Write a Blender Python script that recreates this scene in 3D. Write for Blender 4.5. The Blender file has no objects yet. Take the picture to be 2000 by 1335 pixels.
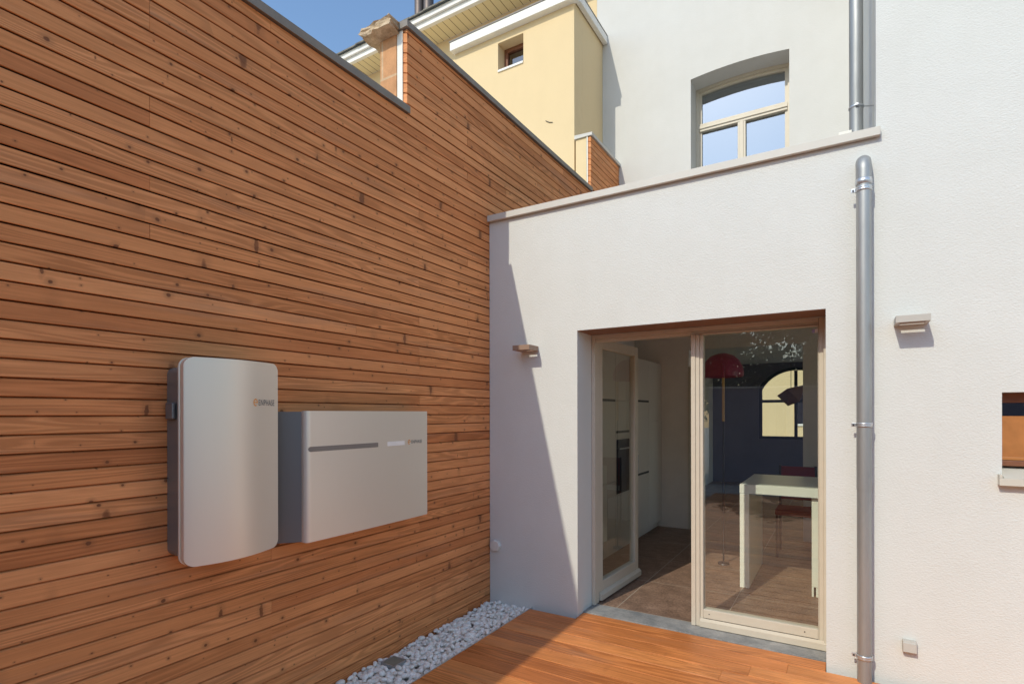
import bpy, bmesh, math, random
from mathutils import Vector, Matrix
R = math.radians
random.seed(7)
sc = bpy.context.scene
COL = sc.collection

# ------------------------------------------------------------------ camera, sky, sun, exposure
CAM = (2.453, -3.682, 1.5)
YAW = 31.291
cd = bpy.data.cameras.new("camera"); cam = bpy.data.objects.new("camera", cd); COL.objects.link(cam)
cam.location = CAM; cam.rotation_euler = (R(90), R(0.1), R(YAW))
cd.sensor_width = 36; cd.lens = 1058 / 2000 * 36; cd.shift_y = (807 - 667.5) / 2000
cd.clip_start = 0.05; cd.clip_end = 500
sc.camera = cam

SUN_TRAVEL = Vector((0.195, 1.0, -0.868)).normalized()
w = bpy.data.worlds.new("World"); sc.world = w; w.use_nodes = True
nt = w.node_tree; nt.nodes.clear()
sky = nt.nodes.new("ShaderNodeTexSky"); sky.sky_type = 'NISHITA'; sky.sun_disc = False
sky.sun_elevation = math.asin(-SUN_TRAVEL.z)
sky.sun_rotation = math.atan2(-SUN_TRAVEL.x, -SUN_TRAVEL.y)
sky.altitude = 100; sky.air_density = 1.5; sky.dust_density = 1.0; sky.ozone_density = 5.0
bg = nt.nodes.new("ShaderNodeBackground"); bg.inputs[1].default_value = 0.15
wo = nt.nodes.new("ShaderNodeOutputWorld")
nt.links.new(sky.outputs[0], bg.inputs[0]); nt.links.new(bg.outputs[0], wo.inputs[0])
ld = bpy.data.lights.new("sun", 'SUN'); ld.energy = 2.0; ld.angle = R(0.5); ld.color = (1.0, 0.94, 0.79)
sun = bpy.data.objects.new("sun", ld); COL.objects.link(sun)
sun.rotation_euler = SUN_TRAVEL.to_track_quat('-Z', 'Y').to_euler(); sun.location = (0, -20, 20)

vs = sc.view_settings
vs.view_transform = 'Standard'; vs.look = 'None'; vs.gamma = 1; vs.exposure = 0.42
try: vs.use_curve_mapping = False
except Exception: pass
sc.cycles.max_bounces = 12; sc.cycles.diffuse_bounces = 6; sc.cycles.transparent_max_bounces = 16
sc.cycles.glossy_bounces = 5

# ------------------------------------------------------------------ node helpers
class G:
    def __init__(s, name):
        s.m = bpy.data.materials.new(name); s.m.use_nodes = True
        s.t = s.m.node_tree; s.t.nodes.clear()
        s.out = s.n("ShaderNodeOutputMaterial")
    def n(s, typ, **kw):
        x = s.t.nodes.new(typ)
        for k, v in kw.items(): setattr(x, k, v)
        return x
    def set(s, sock, v):
        if isinstance(v, bpy.types.NodeSocket): s.t.links.new(v, sock)
        elif v is not None:
            if hasattr(sock.default_value, '__len__') and not hasattr(v, '__len__'): v = (v,) * len(sock.default_value)
            if hasattr(sock.default_value, '__len__') and len(sock.default_value) == 4 and len(v) == 3: v = tuple(v) + (1,)
            sock.default_value = v
    def math(s, op, a, b=None, c=None, clamp=False):
        x = s.n("ShaderNodeMath", operation=op, use_clamp=clamp)
        for i, v in enumerate((a, b, c)):
            if v is not None: s.set(x.inputs[i], v)
        return x.outputs[0]
    def mix(s, f, a, b, blend='MIX'):
        x = s.n("ShaderNodeMix", data_type='RGBA', blend_type=blend)
        s.set(x.inputs[0], f); s.set(x.inputs[6], a); s.set(x.inputs[7], b)
        return x.outputs[2]
    def rng(s, v, a, b, c=0.0, d=1.0, smooth=False):
        x = s.n("ShaderNodeMapRange")
        if smooth: x.interpolation_type = 'SMOOTHSTEP'
        s.set(x.inputs[0], v)
        for i, q in enumerate((a, b, c, d)): s.set(x.inputs[1 + i], q)
        return x.outputs[0]
    def mapp(s, vec, scale=(1, 1, 1), loc=(0, 0, 0)):
        x = s.n("ShaderNodeMapping"); s.set(x.inputs[0], vec); x.inputs[3].default_value = scale; x.inputs[1].default_value = loc
        return x.outputs[0]
    def noise(s, vec, scale=5, detail=3, rough=.5, dist=0.0):
        x = s.n("ShaderNodeTexNoise"); s.set(x.inputs["Vector"], vec)
        x.inputs["Scale"].default_value = scale; x.inputs["Detail"].default_value = detail
        x.inputs["Roughness"].default_value = rough; x.inputs["Distortion"].default_value = dist
        return x.outputs[0]
    def ramp(s, f, stops):
        x = s.n("ShaderNodeValToRGB"); e = x.color_ramp.elements
        while len(e) < len(stops): e.new(.5)
        for i, (p, c) in enumerate(stops): e[i].position = p; e[i].color = tuple(c) + (1,)
        s.set(x.inputs[0], f); return x.outputs[0]
    def bump(s, h, strength=.3, dist=.01):
        x = s.n("ShaderNodeBump"); x.inputs["Strength"].default_value = strength; x.inputs["Distance"].default_value = dist
        s.set(x.inputs["Height"], h); return x.outputs[0]
    def pos(s): return s.n("ShaderNodeNewGeometry").outputs["Position"]
    def attr(s, name): return s.n("ShaderNodeAttribute", attribute_name=name)
    def bsdf(s, col=None, rough=.6, metal=0.0, spec=None, normal=None, **kw):
        x = s.n("ShaderNodeBsdfPrincipled")
        s.set(x.inputs["Base Color"], col); s.set(x.inputs["Roughness"], rough); s.set(x.inputs["Metallic"], metal)
        if spec is not None: s.set(x.inputs["Specular IOR Level"], spec)
        if normal is not None: s.set(x.inputs["Normal"], normal)
        for k, v in kw.items(): s.set(x.inputs[k], v)
        s.t.links.new(x.outputs[0], s.out.inputs[0]); return x

def plain(name, col, rough=.6, metal=0, var=.06, scale=6, spec=None, bump=0.0, bscale=200):
    g = G(name); p = g.pos()
    n = g.noise(p, scale, 4, .6)
    c = g.mix(1.0, col, g.ramp(n, [(.3, (1 - var,) * 3), (.7, (1 + var,) * 3)]), 'MULTIPLY')
    nm = g.bump(g.noise(p, bscale, 3), .4, bump) if bump else None
    g.bsdf(c, rough, metal, spec, nm); return g.m

def stucco(name, col, grain=.0035, scale=95, dirt=.05):
    g = G(name); p = g.pos()
    big = g.noise(p, .9, 4, .6); mid = g.noise(p, 4.0, 5, .65)
    f = g.math('ADD', g.math('MULTIPLY', big, .55), g.math('MULTIPLY', mid, .45))
    tint = g.ramp(f, [(.3, (1 - dirt, 1 - dirt * 1.1, 1 - dirt * 1.3)), (.7, (1.0 + dirt * .4,) * 3)])
    c = g.mix(1.0, col, tint, 'MULTIPLY')
    # rain streaks, faint and stretched along z
    st = g.noise(g.mapp(p, (7, 7, .35)), 1.0, 4, .6)
    c = g.mix(1.0, c, g.ramp(st, [(.35, (.99, .988, .985)), (.6, (1, 1, 1))]), 'MULTIPLY')
    v = g.n("ShaderNodeTexVoronoi"); v.inputs["Scale"].default_value = scale; g.set(v.inputs["Vector"], g.mapp(p, (1, 1, 1.35)))
    n2 = g.noise(g.mapp(p, (1, 1, 1.6)), scale * .8, 4, .65)
    h = g.math('ADD', g.math('MULTIPLY', v.outputs[0], .45), n2)
    pit = g.math('GREATER_THAN', g.noise(p, 38, 3, .6), .70)
    h = g.math('SUBTRACT', h, g.math('MULTIPLY', pit, .25))
    g.bsdf(c, .92, 0, .2, g.bump(h, .55, grain)); return g.m

def wood(name, cols, knots=1.0, rough=.6, spec=.3, fine=150, contrast=.22, patch=.16, coat=0.0, dark=(.085, .030, .012)):
    g = G(name)
    uv = g.n("ShaderNodeUVMap", uv_map="UVMap").outputs[0]
    rnd = g.attr("rnd").outputs["Fac"]
    sep = g.n("ShaderNodeSeparateXYZ"); g.set(sep.inputs[0], uv); U, V = sep.outputs[0], sep.outputs[1]
    def vec(su, sv, rz):
        c = g.n("ShaderNodeCombineXYZ")
        g.set(c.inputs[0], g.math('ADD', g.math('MULTIPLY', U, su), g.math('MULTIPLY', rnd, 13.7 * rz)))
        g.set(c.inputs[1], g.math('ADD', g.math('MULTIPLY', V, sv), g.math('MULTIPLY', rnd, 91.3)))
        g.set(c.inputs[2], g.math('MULTIPLY', rnd, 37.0 * rz)); return c.outputs[0]
    base = g.ramp(rnd, [(0.0, cols[0]), (.35, cols[1]), (.7, cols[2]), (1.0, cols[3])])
    # cathedral growth rings: a slow noise field read as many rings
    field = g.noise(vec(.55, 9, 1), 1.0, 2, .5, .3)
    rings = g.math('MULTIPLY_ADD', g.math('SINE', g.math('MULTIPLY', field, 95)), .5, .5)
    fgr = g.noise(vec(3.2, fine, 2), 1.0, 4, .65)
    gr = g.math('ADD', g.math('MULTIPLY', rings, g.rng(g.noise(vec(.35, .5, 5), 1.0, 1), .4, .66, .12, .75)), g.math('MULTIPLY', fgr, .82))
    c = g.mix(1.0, base, g.ramp(gr, [(.25, (1 + contrast * .7,) * 3), (.85, (1 - contrast, 1 - contrast * 1.25, 1 - contrast * 1.5))]), 'MULTIPLY')
    pt = g.noise(vec(1.7, 4, 1), 1.0, 4, .6)
    c = g.mix(1.0, c, g.ramp(pt, [(.3, (1 - patch, 1 - patch * 1.1, 1 - patch * 1.2)), (.7, (1 + patch * .7,) * 3)]), 'MULTIPLY')
    grey = g.noise(vec(.9, 11, 3), 1.0, 4, .6)
    c = g.mix(g.rng(grey, .56, .74, 0, .35), c, (.34, .20, .13))
    h = gr
    if knots:
        def vor(su, sv, rz, lo, hi, pw):
            v = g.n("ShaderNodeTexVoronoi", voronoi_dimensions='2D'); g.set(v.inputs["Vector"], vec(su, sv, rz)); v.inputs["Scale"].default_value = 1
            cs = g.n("ShaderNodeSeparateColor"); g.set(cs.inputs[0], v.outputs["Color"])
            size = g.rng(g.math('POWER', cs.outputs[0], pw), 0, 1, lo, hi)
            wob = g.math('MULTIPLY', g.math('SUBTRACT', g.noise(vec(40, 60, 2), 1.0, 2), .5), .05)
            d = g.math('ADD', v.outputs["Distance"], wob)
            return g.rng(g.math('DIVIDE', d, size), .7, 1.25, 1, 0, True), g.rng(g.math('DIVIDE', d, size), 1.0, 3.6, 1, 0, True)
        k1, halo = vor(7.5, 8.5, 1, .016, .075, 4.0)          # round pin and sound knots
        k2, halo2 = vor(3.4, .95, 4, .006, .075, 2.4)           # spike knots drawn across the board
        hal = g.math('MULTIPLY', g.math('MAXIMUM', halo, g.math('MULTIPLY', halo2, .7)), .42 * knots)
        c = g.mix(hal, c, g.mix(.5, base, dark))
        kk = g.math('MULTIPLY', g.math('MAXIMUM', k1, g.math('MULTIPLY', k2, .9)), .9 * min(1, knots))
        c = g.mix(kk, c, g.mix(g.noise(vec(60, 60, 1), 1.0, 2), dark, tuple(q * 3 for q in dark)))
        h = g.math('SUBTRACT', gr, g.math('MULTIPLY', kk, .5))
    b = g.bsdf(c, g.rng(fgr, .3, .7, rough - .06, rough + .1), 0, spec, g.bump(h, .35, .0012))
    if coat:
        b.inputs["Coat Weight"].default_value = coat; b.inputs["Coat Roughness"].default_value = .3
    return g.m

def glass(name, tint=(.93, .95, .94), f0=.13, gcol=(1, 1, 1)):
    """thin sheet: Schlick reflection, the same from both sides"""
    g = G(name)
    lw = g.n("ShaderNodeLayerWeight"); lw.inputs[0].default_value = .5
    f = g.math('MULTIPLY_ADD', g.math('POWER', lw.outputs["Facing"], 5.0), 1 - f0, f0, clamp=True)
    tr = g.n("ShaderNodeBsdfTransparent"); tr.inputs[0].default_value = tuple(tint) + (1,)
    gl = g.n("ShaderNodeBsdfGlossy"); gl.inputs["Roughness"].default_value = 0.004; gl.inputs["Color"].default_value = tuple(gcol) + (1,)
    nz = g.bump(g.noise(g.pos(), 1.3, 1), .05, .02); g.set(gl.inputs["Normal"], nz)
    mx = g.n("ShaderNodeMixShader"); g.set(mx.inputs[0], f)
    g.t.links.new(tr.outputs[0], mx.inputs[1]); g.t.links.new(gl.outputs[0], mx.inputs[2])
    g.t.links.new(mx.outputs[0], g.out.inputs[0]); return g.m

def zinc(name, col=(.42, .43, .425), rough=.42, metal=.7):
    g = G(name); p = g.pos()
    st = g.noise(g.mapp(p, (9, 9, 1.1)), 1.0, 5, .65)
    sp = g.noise(p, 70, 4, .6)
    c = g.mix(1.0, col, g.ramp(st, [(.3, (.72, .73, .74)), (.65, (1.06, 1.06, 1.05))]), 'MULTIPLY')
    c = g.mix(g.rng(sp, .6, .72, 0, .3), c, (.36, .37, .37))
    r = g.rng(st, .3, .7, rough + .13, rough - .04)
    g.bsdf(c, r, metal, None, g.bump(g.noise(g.mapp(p, (30, 30, 4)), 1.0, 3), .12, .002)); return g.m

def satin(name, col, rough=.42, metal=.55):
    g = G(name); p = g.pos()
    br = g.noise(g.mapp(p, (500, 500, 6)), 1.0, 3, .6)
    c = g.mix(1.0, col, g.ramp(br, [(.3, (.993,) * 3), (.7, (1.007,) * 3)]), 'MULTIPLY')
    g.bsdf(c, g.rng(br, .3, .7, rough - .03, rough + .03), metal); return g.m

def tiles(name):
    g = G(name); p = g.pos()
    sep = g.n("ShaderNodeSeparateXYZ"); g.set(sep.inputs[0], p)
    def line(v, off, step):
        q = g.math('FRACT', g.math('DIVIDE', g.math('SUBTRACT', v, off - 30 * step), step))
        d = g.math('MULTIPLY', g.math('MINIMUM', q, g.math('SUBTRACT', 1, q)), step)
        return g.math('LESS_THAN', d, .003)
    j = g.math('MAXIMUM', line(sep.outputs[0], .965, .76), line(sep.outputs[1], 1.10, .78))
    n = g.noise(p, 7, 6, .7); n2 = g.noise(p, 60, 4, .65)
    c = g.ramp(g.math('ADD', g.math('MULTIPLY', n, .5), g.math('MULTIPLY', n2, .5)), [(.35, (.12, .076, .054)), (.52, (.25, .157, .108)), (.68, (.40, .27, .195))])
    c = g.mix(j, c, (.42, .36, .29))
    g.bsdf(c, .5, 0, .35, g.bump(g.math('SUBTRACT', n2, j), .25, .002)); return g.m

def stone(name, a, b, rough=.7, scale=5):
    g = G(name); p = g.pos()
    n = g.noise(p, scale, 7, .68, .4); n2 = g.noise(p, 90, 3, .6)
    c = g.ramp(g.math('ADD', g.math('MULTIPLY', n, .75), g.math('MULTIPLY', n2, .25)), [(.34, a), (.66, b)])
    g.bsdf(c, rough, 0, .3, g.bump(g.math('ADD', n, n2), .4, .004)); return g.m

def brickwork(name):
    g = G(name); p = g.pos()
    b = g.n("ShaderNodeTexBrick"); sp = g.n("ShaderNodeSeparateXYZ"); g.set(sp.inputs[0], p)
    cb = g.n("ShaderNodeCombineXYZ"); g.set(cb.inputs[0], g.math('ADD', sp.outputs[0], sp.outputs[1])); g.set(cb.inputs[1], sp.outputs[2])
    g.set(b.inputs["Vector"], cb.outputs[0])
    b.inputs["Scale"].default_value = 1; b.inputs["Brick Width"].default_value = .6; b.inputs["Row Height"].default_value = .29; b.inputs["Mortar Size"].default_value = .008
    b.inputs["Color1"].default_value = (.62, .33, .165, 1); b.inputs["Color2"].default_value = (.58, .30, .15, 1); b.inputs["Mortar"].default_value = (.64, .45, .28, 1)
    n = g.noise(p, 14, 5, .7)
    c = g.mix(1.0, b.outputs[0], g.ramp(n, [(.3, (.78, .76, .73)), (.7, (1.12, 1.1, 1.08))]), 'MULTIPLY')
    g.bsdf(c, .9, 0, .2, g.bump(n, .4, .004)); return g.m

def soffit_mat(name):
    g = G(name); sp = g.n("ShaderNodeSeparateXYZ"); g.set(sp.inputs[0], g.pos())
    q = g.math('FRACT', g.math('DIVIDE', g.math('ADD', sp.outputs[0], 30), .12))
    j = g.math('LESS_THAN', q, .09)
    c = g.mix(j, (.78, .66, .40), (.26, .19, .10)); g.bsdf(c, .6, 0, .3); return g.m

M = {
 'stucco': stucco('coarse white render', (.69, .705, .675)),
 'stucco_up': stucco('smooth white render', (.65, .645, .62), .0016, 60, .06),
 'inner': plain('inside plaster', (.82, .75, .66), .8, var=.03),
 'clad': wood('larch cladding', [(.66, .265, .096), (.75, .325, .128), (.70, .290, .106), (.56, .205, .070)], 1.25, .62, .3, contrast=.2, patch=.13),
 'deck': wood('hardwood decking', [(.57, .195, .056), (.74, .290, .092), (.64, .230, .068), (.43, .132, .038)], .25, .42, .35, 90, .26, .22, dark=(.16, .05, .016)),
 'gap_shade': plain('black membrane', (.006, .005, .004), .95),
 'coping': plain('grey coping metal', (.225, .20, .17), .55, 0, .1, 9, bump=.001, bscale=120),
 'coping_lit': plain('sunlit coping metal', (.56, .54, .49), .55, 0, .05, 9),  # lighter copy of the coping metal, sunlight put into its colour
 'trim': plain('white painted batten', (.80, .77, .68), .6, 0, .03, 30),
 'frame': plain('cream lacquered timber', (.60, .54, .435), .42, 0, .03, 12),
 'brownlintel': plain('brown bounce tone', (.27, .145, .09), .7, 0, .06, 10),
 'zinc': zinc('galvanised zinc', (.40, .41, .405), .47, .6),
 'zinc2': zinc('bright zinc', (.60, .62, .64), .3),
 'satin': satin('satin aluminium paint', (.79, .725, .625), .38, .5),
 'satin2': satin('brushed grey panel', (.79, .73, .64), .36, .5),
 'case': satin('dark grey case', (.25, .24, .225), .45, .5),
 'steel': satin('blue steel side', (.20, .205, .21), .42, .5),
 'seal': plain('yellowed gasket', (.62, .57, .40), .5),
 'slot': plain('taupe light slot', (.235, .21, .185), .5),
 'slotshine': plain('pale slot reflection', (.95, .94, .90), .3),
 'orange': plain('orange print', (.78, .32, .03), .5, 0, .02),
 'greyprint': plain('grey print', (.13, .13, .135), .5, 0, .02),
 'lampgrey': plain('pale grey lamp metal', (.50, .48, .43), .5, 0, .04),
 'lampbrown': plain('bronze lamp metal', (.33, .22, .155), .5, 0, .06),
 'socket': plain('grey socket plastic', (.50, .47, .415), .5, 0, .03),
 'capplastic': plain('off white plastic', (.72, .71, .65), .5, 0, .03),
 'yellow': stucco('yellow render', (.75, .59, .355), .0012, 60, .04),
 'yellowside': stucco('yellow render', (.75, .59, .355), .0012, 60, .04),
 'whitepaint': plain('white painted board', (.80, .78, .73), .55, 0, .04, 8),
 'soffit': soffit_mat('yellowed soffit boards'),
 'roof': stone('mossy slate', (.10, .095, .085), (.28, .26, .22), .9, 9),
 'darkpipe': zinc('dark flue metal', (.16, .13, .12), .5, .6),
 'rock': stone('rough capstone', (.32, .22, .13), (.74, .58, .40), .9, 11),
 'brick': brickwork('tan blockwork'),
 'brownwood': plain('dark brown window frame', (.20, .075, .035), .5, 0, .12, 30),
 'orangewood': plain('orange varnished wood', (.42, .17, .05), .4, 0, .12, 14),
 'glass': glass('door glass', (.93, .96, .91), .13),
 'winglass': glass('reflective window glass', (.30, .36, .44), .42, (.84, .93, 1.0)),
 'smallglass': glass('dark window glass', (.35, .35, .38), .2),
 'tiles': tiles('brown floor tiles'),
 'bluestone': stone('bluestone sill', (.16, .17, .175), (.38, .37, .35), .6, 6),
 'cabinet': plain('matt cream cabinet', (.62, .55, .46), .45, 0, .02),
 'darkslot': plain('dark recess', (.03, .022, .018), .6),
 'lens': plain('frosted green glass', (.20, .22, .18), .22),
 'oven': plain('black oven glass', (.02, .018, .016), .12),
 'table': plain('white lacquer', (.88, .89, .79), .3, 0, .02),
 'pink': plain('magenta lamp enamel', (.36, .045, .12), .35),
 'polewood': plain('yellow wood pole', (.62, .40, .15), .5),
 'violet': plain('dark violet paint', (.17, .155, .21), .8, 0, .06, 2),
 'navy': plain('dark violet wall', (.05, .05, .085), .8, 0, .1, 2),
 'redfab': plain('red seat fabric', (.25, .02, .02), .8),
 'darkmetal': plain('dark metal', (.05, .05, .055), .4, .6),
 'pebble': None, 'soil': plain('pale gravel bed', (.34, .33, .31), .95),
 'ground': plain('pale bounce ground', (.50, .47, .42), .95, 0, .2, 3),  # unseen ground made pale to bounce sunlight onto the timber wall
 'roofing': plain('grey roofing felt', (.30, .29, .28), .9, 0, .1, 4),
 'leaf': None, 'bark': stone('bark', (.06, .045, .03), (.16, .12, .09), .9, 20),
 'white_sticker': plain('white sticker', (.8, .8, .85), .5), 'blue_sticker': plain('lilac sticker', (.42, .40, .75), .5),
}
g = G('white pebbles'); rn = g.attr("rnd").outputs["Fac"]
c = g.ramp(rn, [(0, (.78, .73, .65)), (.4, (.90, .86, .79)), (.8, (.94, .90, .83)), (1, (.84, .75, .64))])
n = g.noise(g.pos(), 60, 5, .65); c = g.mix(1.0, c, g.ramp(n, [(.3, (.84, .84, .83)), (.65, (1.04,) * 3)]), 'MULTIPLY')
g.bsdf(c, .65, 0, .3, g.bump(n, .2, .002)); M['pebble'] = g.m
g = G('leaves'); rn = g.attr("rnd").outputs["Fac"]
g.bsdf(g.ramp(rn, [(0, (.018, .04, .012)), (.5, (.035, .075, .02)), (1, (.075, .12, .035))]), .6, 0, .3); M['leaf'] = g.m

# ------------------------------------------------------------------ object helpers
def tag(o, label=None, cat=None, group=None, kind=None):
    if label: o['label'] = label
    if cat: o['category'] = cat
    if group: o['group'] = group
    if kind: o['kind'] = kind
    return o
ORIG = {}
def thing(name, label, cat, loc, group=None):
    o = bpy.data.objects.new(name, None); COL.objects.link(o); o.location = loc
    o.empty_display_size = .1; ORIG[o] = Vector(loc)
    return tag(o, label, cat, group)
def link(name, me, mat, parent=None, org=None):
    o = bpy.data.objects.new(name, me); COL.objects.link(o)
    if mat is not None and not len(me.materials): me.materials.append(mat)
    if parent is not None:
        o.parent = parent; off = ORIG[parent]; ORIG[o] = off
        me.transform(Matrix.Translation(-off))
    else:
        off = Vector(org) if org else Vector((0, 0, 0)); ORIG[o] = off
        if org: me.transform(Matrix.Translation(-off)); o.location = off
    return o

class MB:
    def __init__(s): s.v = []; s.f = []; s.rnd = []; s.uv = []; s.sm = []; s.mi = []
    def add(s, vs, fs, rnd=0.0, uvs=None, smooth=False, mi=0):
        b = len(s.v); s.v += [tuple(q) for q in vs]
        for f in fs:
            s.f.append([b + i for i in f]); s.rnd.append(rnd); s.sm.append(smooth); s.mi.append(mi)
            if uvs is not None: s.uv.append([uvs[i] for i in f])
            else: s.uv.append([(0, 0)] * len(f))
        return s
    def box(s, x0, x1, y0, y1, z0, z1, bev=0.0, **kw):
        x0, x1 = sorted((x0, x1)); y0, y1 = sorted((y0, y1)); z0, z1 = sorted((z0, z1))
        if bev <= 0:
            vs = [(x, y, z) for z in (z0, z1) for (x, y) in ((x0, y0), (x1, y0), (x1, y1), (x0, y1))]
            fs = [(3, 2, 1, 0), (4, 5, 6, 7), (0, 1, 5, 4), (1, 2, 6, 5), (2, 3, 7, 6), (3, 0, 4, 7)]
            return s.add(vs, fs, **kw)
        bm = bmesh.new(); bmesh.ops.create_cube(bm, size=1)
        for v in bm.verts: v.co = Vector(((x0 + x1) / 2 + v.co.x * (x1 - x0), (y0 + y1) / 2 + v.co.y * (y1 - y0), (z0 + z1) / 2 + v.co.z * (z1 - z0)))
        bmesh.ops.bevel(bm, geom=bm.edges[:], offset=min(bev, (x1 - x0) * .45, (y1 - y0) * .45, (z1 - z0) * .45), segments=2, affect='EDGES', profile=.6)
        bm.verts.index_update()
        s.add([v.co[:] for v in bm.verts], [[v.index for v in f.verts] for f in bm.faces], **kw); bm.free(); return s
    def quad(s, a, b, c, d, **kw): return s.add([a, b, c, d], [(0, 1, 2, 3)], **kw)
    def prism(s, poly, axis, a, b, **kw):
        def P(p, t):
            if axis == 'x': return (t, p[0], p[1])
            if axis == 'y': return (p[0], t, p[1])
            return (p[0], p[1], t)
        n = len(poly)
        vs = [P(p, a) for p in poly] + [P(p, b) for p in poly]
        fs = [list(range(n))[::-1], list(range(n, 2 * n))] + [(i, (i + 1) % n, n + (i + 1) % n, n + i) for i in range(n)]
        return s.add(vs, fs, **kw)
    def tube(s, pts, r, n=16, caps=True, radii=None, **kw):
        pts = [Vector(p) for p in pts]; rings = []; up = None
        for i, p in enumerate(pts):
            d = (pts[min(i + 1, len(pts) - 1)] - pts[max(i - 1, 0)]).normalized()
            if up is None:
                up = Vector((0, 0, 1)) if abs(d.z) < .9 else Vector((1, 0, 0))
            a = d.cross(up).normalized(); b = a.cross(d).normalized(); up = b
            rr = radii[i] if radii else r
            rings.append([p + (a * math.cos(t) + b * math.sin(t)) * rr for t in [2 * math.pi * k / n for k in range(n)]])
        vs = [q for rg in rings for q in rg]; fs = []
        for i in range(len(pts) - 1):
            for k in range(n): fs.append((i * n + k, i * n + (k + 1) % n, (i + 1) * n + (k + 1) % n, (i + 1) * n + k))
        s.add(vs, fs, smooth=True, **kw)
        if caps:
            m = len(pts) - 1
            s.add(rings[0], [list(range(n))], **kw); s.add(rings[m], [list(range(n))[::-1]], **kw)
        return s
    def lathe(s, c, prof, n=32, **kw):
        vs = [(c[0] + r * math.cos(2 * math.pi * k / n), c[1] + r * math.sin(2 * math.pi * k / n), c[2] + z) for r, z in prof for k in range(n)]
        fs = [(i * n + k, i * n + (k + 1) % n, (i + 1) * n + (k + 1) % n, (i + 1) * n + k) for i in range(len(prof) - 1) for k in range(n)]
        return s.add(vs, fs, smooth=True, **kw)
    def build(s, name, mat, parent=None, org=None, recalc=True):
        me = bpy.data.meshes.new(name); me.from_pydata(s.v, [], s.f)
        me.polygons.foreach_set('use_smooth', s.sm)
        a = me.attributes.new('rnd', 'FLOAT', 'FACE'); a.data.foreach_set('value', s.rnd)
        uvl = me.uv_layers.new(name='UVMap')
        flat = [c for f in s.uv for p in f for c in p]; uvl.data.foreach_set('uv', flat)
        if recalc:
            bm = bmesh.new(); bm.from_mesh(me); bmesh.ops.recalc_face_normals(bm, faces=bm.faces[:]); bm.to_mesh(me); bm.free()
        me.update()
        return link(name, me, mat, parent, org)

def plate(name, outer, holes, axis, a, b, mat, parent=None):
    """A wall slab with polygon openings; outline in (u, z), thickness from a to b along the axis."""
    cu = bpy.data.curves.new(name, 'CURVE'); cu.dimensions = '2D'; cu.fill_mode = 'BOTH'; cu.extrude = abs(b - a) / 2
    for poly in [outer] + holes:
        sp = cu.splines.new('POLY'); sp.points.add(len(poly) - 1); sp.use_cyclic_u = True
        for p, q in zip(sp.points, poly): p.co = (q[0], q[1], 0, 1)
    o = bpy.data.objects.new(name, cu); COL.objects.link(o)
    bpy.context.view_layer.update()
    me = bpy.data.meshes.new_from_object(o.evaluated_get(bpy.context.evaluated_depsgraph_get()))
    bpy.data.objects.remove(o); me.name = name
    m = (a + b) / 2
    for v in me.vertices:
        u, z, t = v.co
        v.co = (u, m + t, z) if axis == 'y' else (m + t, u, z)
    bm = bmesh.new(); bm.from_mesh(me); bmesh.ops.remove_doubles(bm, verts=bm.verts[:], dist=1e-5)
    bmesh.ops.recalc_face_normals(bm, faces=bm.faces[:])
    for f in bm.faces: f.smooth = False
    bm.to_mesh(me); bm.free(); me.materials.clear()
    return link(name, me, mat, parent)
def rect(x0, x1, z0, z1): return [(x0, z0), (x1, z0), (x1, z1), (x0, z1)]
def arch(x0, x1, z0, zs, zt, n=14):
    """opening with a segmental arch: springing zs, crown zt"""
    c = (x0 + x1) / 2; h = zt - zs; r = ((x1 - x0) ** 2 / 4 + h * h) / (2 * h); cz = zt - r
    a0 = math.asin((x1 - x0) / 2 / r)
    return [(x0, z0), (x1, z0)] + [(c + r * math.sin(t), cz + r * math.cos(t)) for t in [a0 - 2 * a0 * k / n for k in range(n + 1)]]

def frame_yz(mb, x0, x1, z0, z1, y0, y1, wl, wr, wb, wt, bev=.004):
    """rectangular frame facing y"""
    mb.box(x0, x0 + wl, y0, y1, z0, z1, bev); mb.box(x1 - wr, x1, y0, y1, z0, z1, bev)
    mb.box(x0 + wl, x1 - wr, y0, y1, z0, z0 + wb, bev); mb.box(x0 + wl, x1 - wr, y0, y1, z1 - wt, z1, bev)
    return mb

# ------------------------------------------------------------------ ground, deck, gravel
MB().quad((-60, -60, -.16), (60, -60, -.16), (60, 60, -.16), (-60, 60, -.16)).build('ground', M['ground'])['kind'] = 'structure'
DX0 = .405
dk = MB(); PITCH = .142; k = 0
y = .094
while y > -6.5:
    y1 = y; y0 = (-.048 if k == 0 else y - PITCH)
    xa = .787 if k == 0 else DX0
    xe = 2.373 if k == 0 else 6.5
    x = xa; first = True
    while x < xe - 1e-6:
        L = random.uniform(1.3, 2.6) if (first and random.random() < .6) else random.uniform(2.2, 3.6)
        x2 = min(xe, x + L)
        if xe - x2 < .5: x2 = xe
        r = random.random(); b = .0016; zt = random.uniform(-.0012, .0006)
        ya, yb = y0 + .003, y1 - .003; xx, xb = x + .0006, x2 - .0006
        vs = [(xx, ya, -.03), (xx, ya, zt - b), (xx, ya + b, zt), (xx, yb - b, zt), (xx, yb, zt - b), (xx, yb, -.03)]
        vs += [(xb,) + v[1:] for v in vs]
        uvs = [(v[0] + k * 3.1, v[1] - y0) for v in vs]
        fs = [(i, i + 6, (i + 1) % 6 + 6, (i + 1) % 6) for i in range(6)] + [(5, 4, 3, 2, 1, 0), (6, 7, 8, 9, 10, 11)]
        dk.add(vs, fs, rnd=r, uvs=uvs); x = x2; first = False
    y = y0; k += 1
deck = dk.build('terrace_deck', M['deck']); deck['kind'] = 'structure'
MB().box(DX0 - .02, 6.5, -6.5, .09, -.10, -.034).build('deck_base', M['gap_shade'])['kind'] = 'structure'
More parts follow.
